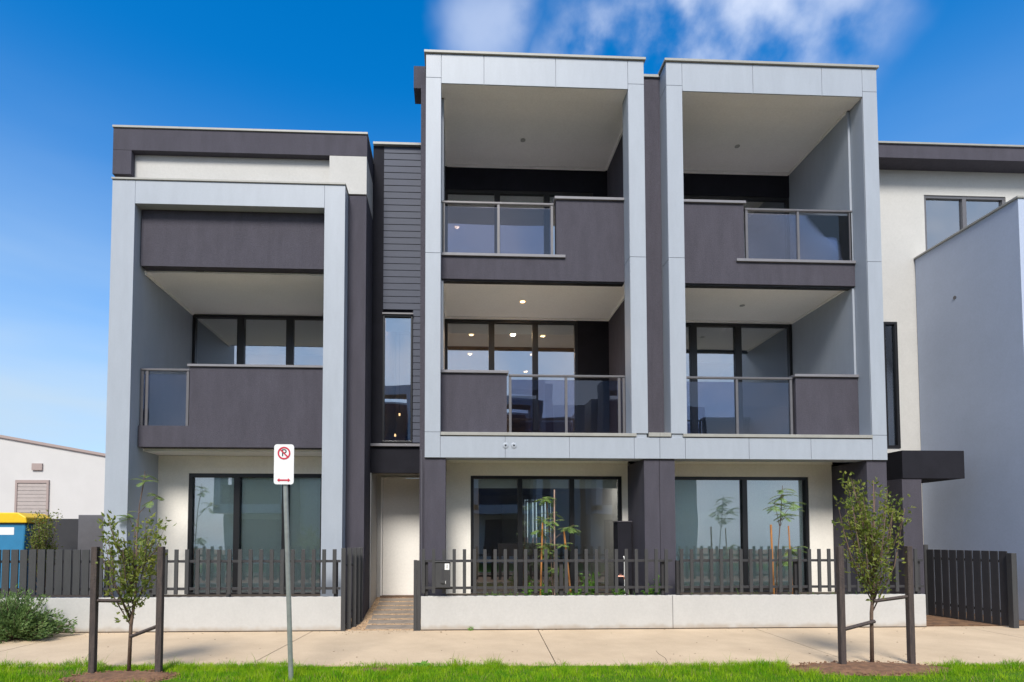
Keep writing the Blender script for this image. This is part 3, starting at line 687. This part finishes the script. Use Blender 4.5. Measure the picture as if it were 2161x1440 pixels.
# ------------------------------------------------------------------ plants
def leaf(mb, p, d, l, wd):
    d = Vector(d).normalized(); s1 = d.cross(Vector((random.uniform(-1,1), random.uniform(-1,1), random.uniform(-.3,1)))).normalized()
    p = Vector(p); n1 = d.cross(s1)*l*.12
    mb.add([tuple(p), tuple(p+d*l*.45+s1*wd+n1), tuple(p+d*l), tuple(p+d*l*.45-s1*wd+n1)], [(0,1,2),(0,2,3)])
def rv(): return Vector((random.uniform(-1,1), random.uniform(-1,1), random.uniform(-1,1)))
def street_tree(label, base, h, z0, spread, nb_, lean, leafm, group, seed, squeeze=1.):
    random.seed(seed)
    t = thing('street_tree', label, 'tree', base, group)
    b = Vector(base); tr = MB(); lf = MB()
    top = b+Vector((lean, 0, h*.8)); pts = [b+Vector((0,0,-.03)), b+Vector((.01, 0, z0)), b.lerp(top, .5)+Vector((.03,0,0)), top]
    tr.tube(pts, [.022, .019, .013, .004], 8)
    for i in range(nb_):
        f = i/nb_; zz = z0+(h*.58-z0)*f; st = b+Vector((lean*zz/h, 0, zz))
        a = random.uniform(0, 6.283); ln = random.uniform(.6, 1.0)*(.40+.35*(1-f))*h*.62
        out = Vector((math.cos(a), math.sin(a)*.8, 0))*spread*random.uniform(.5, 1.1)
        end = st+out+Vector((0, 0, min(ln, h-zz)))
        mid = st.lerp(end, .45)+out*.22
        q = [st, mid, end]; tr.tube(q, [.008, .006, .002], 5)
        m = int(38*squeeze)
        for k in range(m):
            u = random.uniform(.08, 1.06); pp = (st.lerp(mid, u*2) if u < .5 else mid.lerp(end, u*2-1))+rv()*.075
            d = (out*1.2+rv()*.8+Vector((0,0,.7)))
            for c3 in range(random.choice((1, 1, 2, 3))):
                leaf(lf, pp+rv()*.014, d+rv()*.9, random.uniform(.03, .075), random.uniform(.008, .017))
    tr.build('trunk', 'bark', t, smooth=True)
    lf.build('crown', leafm, t)
street_tree('slim young street tree on the left verge, in front of the left house', (-3.18, -2.98, 0), 2.15, .50, .40, 24, .05, 'leaf_olive', 'young street trees on the verge', 11)
street_tree('slim young street tree on the right verge, taller and denser', (5.50, -2.95, 0), 2.75, .60, .36, 30, .08, 'leaf_olive', 'young street trees on the verge', 23, 1.15)
def stakes(label, a, b, za, zb, tz, trx):
    t = thing('tree_stakes', label, 'tree stakes', ((a[0]+b[0])/2, a[1], 0), 'timber stakes round the street trees')
    for (x, y_), z_ in ((a, za), (b, zb)): MB().box(x-.032, x+.032, y_-.03, y_+.03, -.05, z_).build('stake', 'old_timber', t, .005)
    MB().tube([(a[0], a[1], tz[0]), (trx, -2.98, tz[1])], .022, 6).build('tie', 'old_timber', t)
    MB().tube([(b[0], b[1], tz[2]), (trx, -2.98, tz[3])], .022, 6).build('tie', 'old_timber', t)
stakes('two dark timber stakes with ties around the left street tree', (-3.52, -3.08), (-2.80, -3.08), 1.40, 1.40, (.80, .78, .52, .38), -3.17)
stakes('two dark timber stakes with ties around the right street tree', (5.03, -3.10), (5.93, -3.02), 1.40, 1.40, (.42, .50, .80, .74), 5.52)
random.seed(5)
def frond(mb, st, p, d, ln, droop=.75, lw=.006):
    p = Vector(p); d = Vector(d).normalized(); n_ = 13; q = p.copy(); side = d.cross(Vector((0,0,1))).normalized()
    pts = [tuple(q)]
    for i in range(n_):
        dd = (d+Vector((0,0,-droop*i/n_))).normalized(); q = q+dd*ln/n_; pts.append(tuple(q))
        l_ = ln*.30*math.sin(math.pi*(i+1.5)/(n_+2))+.012
        for s_ in (-1, 1):
            v = (side*s_+dd*.45+Vector((0,0,-.2+random.uniform(-.15, .15)))).normalized()
            w_ = dd*lw
            mb.add([tuple(q-w_), tuple(q+w_), tuple(q+v*l_+w_*.5), tuple(q+v*l_-w_*.5)], [(0,1,2,3)])
    st.tube(pts, .0022, 4)
def wattle(name, label, stem, tips, group, fl=.22, spread=None):
    t = thing(name, label, 'sapling', stem[0], group); st = MB(); lf = MB()
    st.tube(stem, [.011]+[.008]*(len(stem)-2)+[.004], 7)
    for p0, p1, n_ in tips:
        n_ = int(n_*1.6)
        st.tube([p0, Vector(p0).lerp(Vector(p1), .5)+Vector((0,0,.02)), p1], [.006, .004, .003], 5)
        for k in range(n_):
            a = 2*math.pi*(k+random.random()*.6)/n_; up = random.uniform(-.35, .55)
            base = Vector(p1)-(Vector(p1)-Vector(p0))*random.uniform(0, .35)
            frond(lf, st, base+rv()*.015, (math.cos(a), math.sin(a)*.7, up), fl*random.uniform(.6, 1.1))
    st.build('stem', 'bark', t); lf.build('foliage', 'leaf_wattle', t)
yb = -.05
wattle('sapling', 'feathery young sapling tied to a pale stake behind the central fence', [(2.18, yb, .44), (2.16, yb, 1.0), (2.13, yb, 1.6), (2.08, yb, 2.05), (2.06, yb, 2.16)],
       [((2.10, yb, 2.0), (2.06, yb, 2.17), 9), ((2.13, yb, 1.6), (2.02, yb, 1.82), 7), ((2.14, yb, 1.5), (1.92, yb, 1.62), 6), ((2.15, yb, 1.42), (2.55, yb, 1.72), 9), ((2.15, yb, 1.3), (2.40, yb, 1.38), 4),
        ((2.16, yb, 1.2), (2.02, yb, 1.40), 7), ((2.16, yb, 1.05), (2.10, yb, 1.3), 7), ((2.17, yb, .8), (2.25, yb, 1.0), 5), ((2.15, yb, 1.35), (2.2, yb, 1.95), 5)], 'feathery saplings behind the fences')
wattle('sapling', 'feathery sapling behind the right-hand fence with its orange stake', [(6.05, yb, .44), (6.08, yb, 1.1), (6.16, yb, 1.9), (6.2, yb, 2.4)],
       [((6.16, yb, 1.9), (6.2, yb, 2.35), 9), ((6.13, yb, 1.7), (6.05, yb, 2.1), 8), ((6.15, yb, 1.8), (6.4, yb, 2.1), 8), ((6.15, yb, 1.7), (6.25, yb, 1.9), 8), ((6.1, yb, 1.1), (6.42, yb, 1.35), 8), ((6.1, yb, .9), (6.3, yb, 1.15), 7)], 'feathery saplings behind the fences')
wattle('sapling', 'sparse sapling with a few fronds against the left house column', [(-4.75, yb, .44), (-4.74, yb, 1.2), (-4.7, yb, 2.0), (-4.62, yb, 2.6)],
       [((-4.7, yb, 2.0), (-4.6, yb, 2.55), 6), ((-4.7, yb, 1.9), (-4.4, yb, 2.2), 5), ((-4.73, yb, 1.5), (-4.9, yb, 1.9), 5), ((-4.73, yb, 1.2), (-4.6, yb, 1.5), 5)], 'feathery saplings behind the fences', fl=.2)
def stake(label, p0, p1, m, r=.014):
    o = MB().tube([p0, p1], r, 7).build('garden_stake', m, origin=p0); tag(o, label, 'stake', 'stakes in the front gardens')
stake('pale orange stake leaning just left of the central sapling', (1.955, -.12, .44), (2.0, -.10, 1.75), 'stake', .015)
stake('bright orange stake leaning right of the central sapling', (2.48, -.12, .44), (2.36, -.10, 1.64), 'stake', .017)
stake('tall pale pinkish stake beside the central sapling stem', (2.20, -.10, .44), (2.205, -.10, 2.31), 'pale_stake', .012)
stake('orange stake behind the right-hand garden fence', (5.97, -.12, .44), (5.95, -.10, 1.72), 'stake', .017)
stake('thin stake in the right-hand garden beside its sapling', (6.30, -.12, .44), (6.26, -.10, 1.70), 'stake', .012)
def herb(label, x, y_, z_, r, h, n_, m='leaf_fresh', nm='garden_plant', ll=(.035, .07), cat='plant', group='small green plants behind the central fence'):
    t = thing(nm, label, cat, (x, y_, z_), group); st = MB(); lf = MB()
    for i in range(max(4, n_//9)):
        a = random.uniform(0, 6.28); q = random.random()**.5*r; hh = h*random.uniform(.5, 1)
        e = Vector((x+math.cos(a)*q, y_+math.sin(a)*q, z_+hh)); st.tube([(x+math.cos(a)*q*.3, y_+math.sin(a)*q*.3, z_-.02), tuple(e)], .003, 4)
        for k in range(9):
            u = random.uniform(.3, 1.05); pp = Vector((x, y_, z_)).lerp(e, u)+rv()*.02
            leaf(lf, pp, rv()+Vector((math.cos(a), math.sin(a), .3)), random.uniform(*ll), random.uniform(*ll)*.28)
    st.build('stem', leafm_stem, t); lf.build('foliage', m, t)
leafm_stem = 'leaf_shrub'
for lb, x, r, h, n_ in (('small bright plant between the pickets, left of the leaning stake', 1.72, .10, .22, 50), ('low green plant at the foot of the pale orange stake', 2.02, .11, .20, 60),
                        ('leafy plant at the foot of the bright orange stake', 2.55, .10, .18, 50), ('tallest green plant behind the pickets, right of the orange stake', 2.80, .12, .36, 110),
                        ('low plant left of the meter box pipe', 3.25, .10, .14, 40), ('little green plant under the dark right pillar', 3.78, .10, .20, 50), ('upright small plant near the copper tap', 3.95, .07, .30, 50)):
    herb(lb, x, -.14, .46, r*1.25, h*1.35, int(n_*1.5), ll=(.04, .085))
# grassy weeds along the soil, and one at the wall foot
mb = MB()
for i in range(420):
    x = random.choice((random.uniform(1.0, 3.9), random.uniform(4.6, 8), random.gauss(1.3, .2))); h = random.uniform(.04, .14)
    if random.random() < .03: h = random.uniform(.2, .34)
    blade(mb, x, random.uniform(-.26, .2), .455, h, .004, h*.5)
tag(mb.build('weeds', 'leaf_fresh'), 'thin grassy weeds along the soil behind the picket fences', 'weeds', kind='stuff')
herb('tiny green weed at the foot of the central white wall', .78, -.455, .004, .03, .05, 20, ll=(.02, .035), nm='weed', group='low weeds')
herb('broad-leaved green weed in the verge grass near the centre', .15, -2.98, 0, .10, .05, 40, ll=(.04, .07), nm='weed', group='low weeds')
# big shrub at left
t = thing('shrub', 'rounded green shrub at the bottom left against the white wall', 'shrub', (-5.95, -.95, 0)); lf = MB(); st = MB()
for i in range(150):
    a = random.uniform(0, 6.28); e = math.acos(random.uniform(.05, 1)); r_ = random.uniform(.4, .75)
    d = Vector((math.cos(a)*math.sin(e)*1.0, math.sin(a)*math.sin(e)*.75, math.cos(e)*1.05)); E_ = Vector((-5.95, -.95, .02))+d*r_
    st.tube([(-5.95, -.95, 0), tuple(E_)], .004, 4)
    for k in range(70):
        pp = Vector((-5.95, -.95, .02)).lerp(E_, random.uniform(.35, 1.05))+rv()*.05
        if pp.y > -.46: pp.y = -.47
        leaf(lf, pp, d+rv()*.6, random.uniform(.04, .07), random.uniform(.007, .013))
st.build('stem', 'bark', t); lf.build('foliage', 'leaf_shrub', t)
t = thing('shrub', 'olive green bush behind the far-left fence beside the yellow-lidded bin', 'shrub', (-7.1, 1.2, .3)); lf = MB(); st = MB()
for i in range(40):
    a = random.uniform(0, 6.28); E_ = Vector((-7.1+math.cos(a)*random.uniform(0, .28), 1.2+math.sin(a)*.25, random.uniform(1.1, 1.95)))
    st.tube([(-7.1, 1.2, .3), tuple(E_)], .005, 4)
    for k in range(55): leaf(lf, Vector((-7.1, 1.2, .6)).lerp(E_, random.uniform(.3, 1.05))+rv()*.06, rv()+Vector((0,0,.6)), random.uniform(.04, .07), .012)
st.build('stem', 'bark', t); lf.build('foliage', 'leaf_olive', t)

# ------------------------------------------------------------------ parking sign
sg = thing('parking_sign', 'white parking sign with red ring on a thin grey pole before the left house', 'sign', (-1.235, -3.45, 0))
MB().tube([(-1.235, -3.45, -.05), (-1.335, -3.45, 2.40)], .026, 12).build('pole', 'galvanised', sg, smooth=False)
def rrect(x0, x1, z0, z1, r):
    P = []
    for cx, cz, a0 in ((x1-r, z1-r, 0), (x0+r, z1-r, 90), (x0+r, z0+r, 180), (x1-r, z0+r, 270)):
        for k in range(6): a = R(a0+k*18); P.append((cx+r*math.cos(a), cz+r*math.sin(a)))
    return P
YS = -3.49
pn = MB().prism(rrect(-1.435, -1.225, 2.07, 2.50, .03), YS, YS+.006).build('sign_panel', 'sign_white', sg)
def ring(cx, cz, r0, r1, y, n=36):
    vs = []; fs = []
    for k in range(n):
        a = 2*math.pi*k/n
        for rr in (r0, r1): vs.append((cx+rr*math.cos(a), y, cz+rr*math.sin(a)))
    for k in range(n):
        i, j = 2*k, 2*((k+1) % n); fs.append((i, i+1, j+1, j))
    return MB().add(vs, fs)
ring(-1.33, 2.405, .052, .068, YS-.003).build('red_ring', 'sign_red', pn)
text('P', .11, (-1.33, YS-.0015, 2.405), 'sign_black', pn, sg, 'letter')
a = R(-45); c_, s2 = math.cos(a), math.sin(a); hw, hl = .007, .055
MB().add([(-1.33+u*c_-v*s2, YS-.004, 2.405+u*s2+v*c_) for u, v in ((-hl,-hw),(hl,-hw),(hl,hw),(-hl,hw))], [(0,1,2,3)]).build('red_slash', 'sign_red', pn)
ar = MB(); yy = YS-.003
ar.add([(-1.40,yy,2.115),(-1.375,yy,2.137),(-1.375,yy,2.093)], [(0,1,2)]).add([(-1.26,yy,2.115),(-1.285,yy,2.137),(-1.285,yy,2.093)], [(0,1,2)])
ar.add([(-1.375,yy,2.107),(-1.285,yy,2.107),(-1.285,yy,2.123),(-1.375,yy,2.123)], [(0,1,2,3)]).build('red_arrow', 'sign_red', pn)

# ------------------------------------------------------------------ far left background
bn = thing('waste_bin', 'large blue bin with bright yellow lid behind the far-left fence', 'bin', (-8.3, 2.2, .3))
MB().prism([(-8.75, .45), (-8.05, .45), (-7.98, 1.78), (-8.85, 1.78)], 1.95, 2.6).build('body', 'bin_blue', bn, .03)
MB().prism([(-8.9, 1.782), (-7.93, 1.782), (-7.95, 1.90), (-8.1, 1.99), (-8.75, 1.99), (-8.88, 1.9)], 1.9, 2.65).build('lid', 'bin_yellow', bn, .02)
for x in (-8.6, -8.15): MB().disc((x, 2.25, .42), .12, axis='x', t=.06).build('wheel', 'tyre', bn)
MB().box(-8.7, -8.2, 1.947, 1.949, 1.55, 1.7).build('sticker', 'sign_white', bn)
pf = thing('screen_fence', 'dark solid screen fence with paler grey end pier at far left', 'fence', (-7, 2.2, .3))
MB().box(-7.62, -7.0, 2.0, 2.05, .3, 1.87).build('screen_panel', 'picket_back', pf)
MB().box(-6.99, -6.45, 1.98, 2.3, .3, 1.95).build('pier', 'rail', pf, .01)
fb = thing('warehouse', 'distant white warehouse with sloping roofline and roller doors at far left', 'building', (-28, 26, 0))
MB().add([(x, y_, z_) for y_ in (25, 40) for x, z_ in ((-50, .0), (-12, .0), (-12, 4.9), (-50, 11.6))], [(0,1,2,3),(7,6,5,4),(0,4,5,1),(1,5,6,2),(2,6,7,3),(3,7,4,0)]).build('wall', 'far_wall', fb)
MB().add([(x, y_, z_) for y_ in (24.9, 40.2) for x, z_ in ((-50, 11.6), (-11.8, 4.85), (-11.8, 5.0), (-50, 11.78))], [(0,1,2,3),(7,6,5,4),(0,4,5,1),(1,5,6,2),(2,6,7,3),(3,7,4,0)]).build('roof_edge', 'far_trim', fb)
for x0 in (-29.3, -25.4, -29.3-3.9):
    f = MB(); f.box(x0-.12, x0+1.82, 24.9, 24.99, 4.72, 4.9).box(x0-.12, x0, 24.9, 24.99, 1.2, 4.72).box(x0+1.7, x0+1.82, 24.9, 24.99, 1.2, 4.72); f = f.build('roller_door', 'far_trim', fb)
    mb = MB()
    for k in range(16): mb.box(x0, x0+1.7, 24.94, 24.98, 1.2+k*.22, 1.2+k*.22+.20)
    mb.build('shutter', 'far_shutter', f)
MB().box(-24.6, -24.0, 24.9, 24.99, 5.5, 5.9).build('wall_vent', 'far_trim', fb)

# ------------------------------------------------------------------ houses across the street, behind the camera (mirrored in the windows)
def across(x0, label):
    t = thing('opposite_townhouse', label, 'townhouse', (x0, -20, 0), 'townhouses across the street')
    Y = -19.5
    mb = MB(); mb.box(x0, x0+.35, Y-1.2, Y, 3, 10).box(x0+3.6, x0+3.9, Y-1.2, Y, 3, 10).box(x0+.35, x0+3.6, Y-1.2, Y, 9.45, 10).box(x0, x0+3.9, Y-1.2, Y, 2.8, 3.3); mb.build('portal_frame', 'cladding', t)
    MB().box(x0+.35, x0+3.6, Y-.5, Y-.3, 6.1, 7.3).box(x0+.35, x0+1.6, Y-.5, Y-.3, 3.3, 4.4).box(x0+.36, x0+3.59, Y-2.6, Y-2.3, 3.3, 9.4).box(x0+3.9, x0+4.4, Y-1.0, Y-.5, 0, 9.9).build('rendered_wall', 'dark_render', t)
    MB().box(x0, x0+4.4, Y-8, Y-2.65, 0, 9.6).box(x0+4.4, x0+6.4, Y-8, Y-1.6, 0, 9.0).box(x0, x0+3.9, Y-2.6, Y-1.5, 0, 2.8).build('body', 'white_render', t)
    for z_ in (3.5, 6.6): MB().box(x0+.6, x0+3.2, Y-2.3, Y-2.25, z_+.2, z_+2.2).build('window', 'furniture', t)
    MB().box(x0+.8, x0+3.2, Y-1.5, Y-1.45, .5, 2.5).build('window', 'furniture', t)
across(-12.5, 'townhouse across the street, far to the left behind the photographer')
across(-5.6, 'townhouse across the street, left of centre behind the photographer')
across(1.6, 'townhouse across the street, right of centre behind the photographer')
across(8.6, 'townhouse across the street, far to the right behind the photographer')
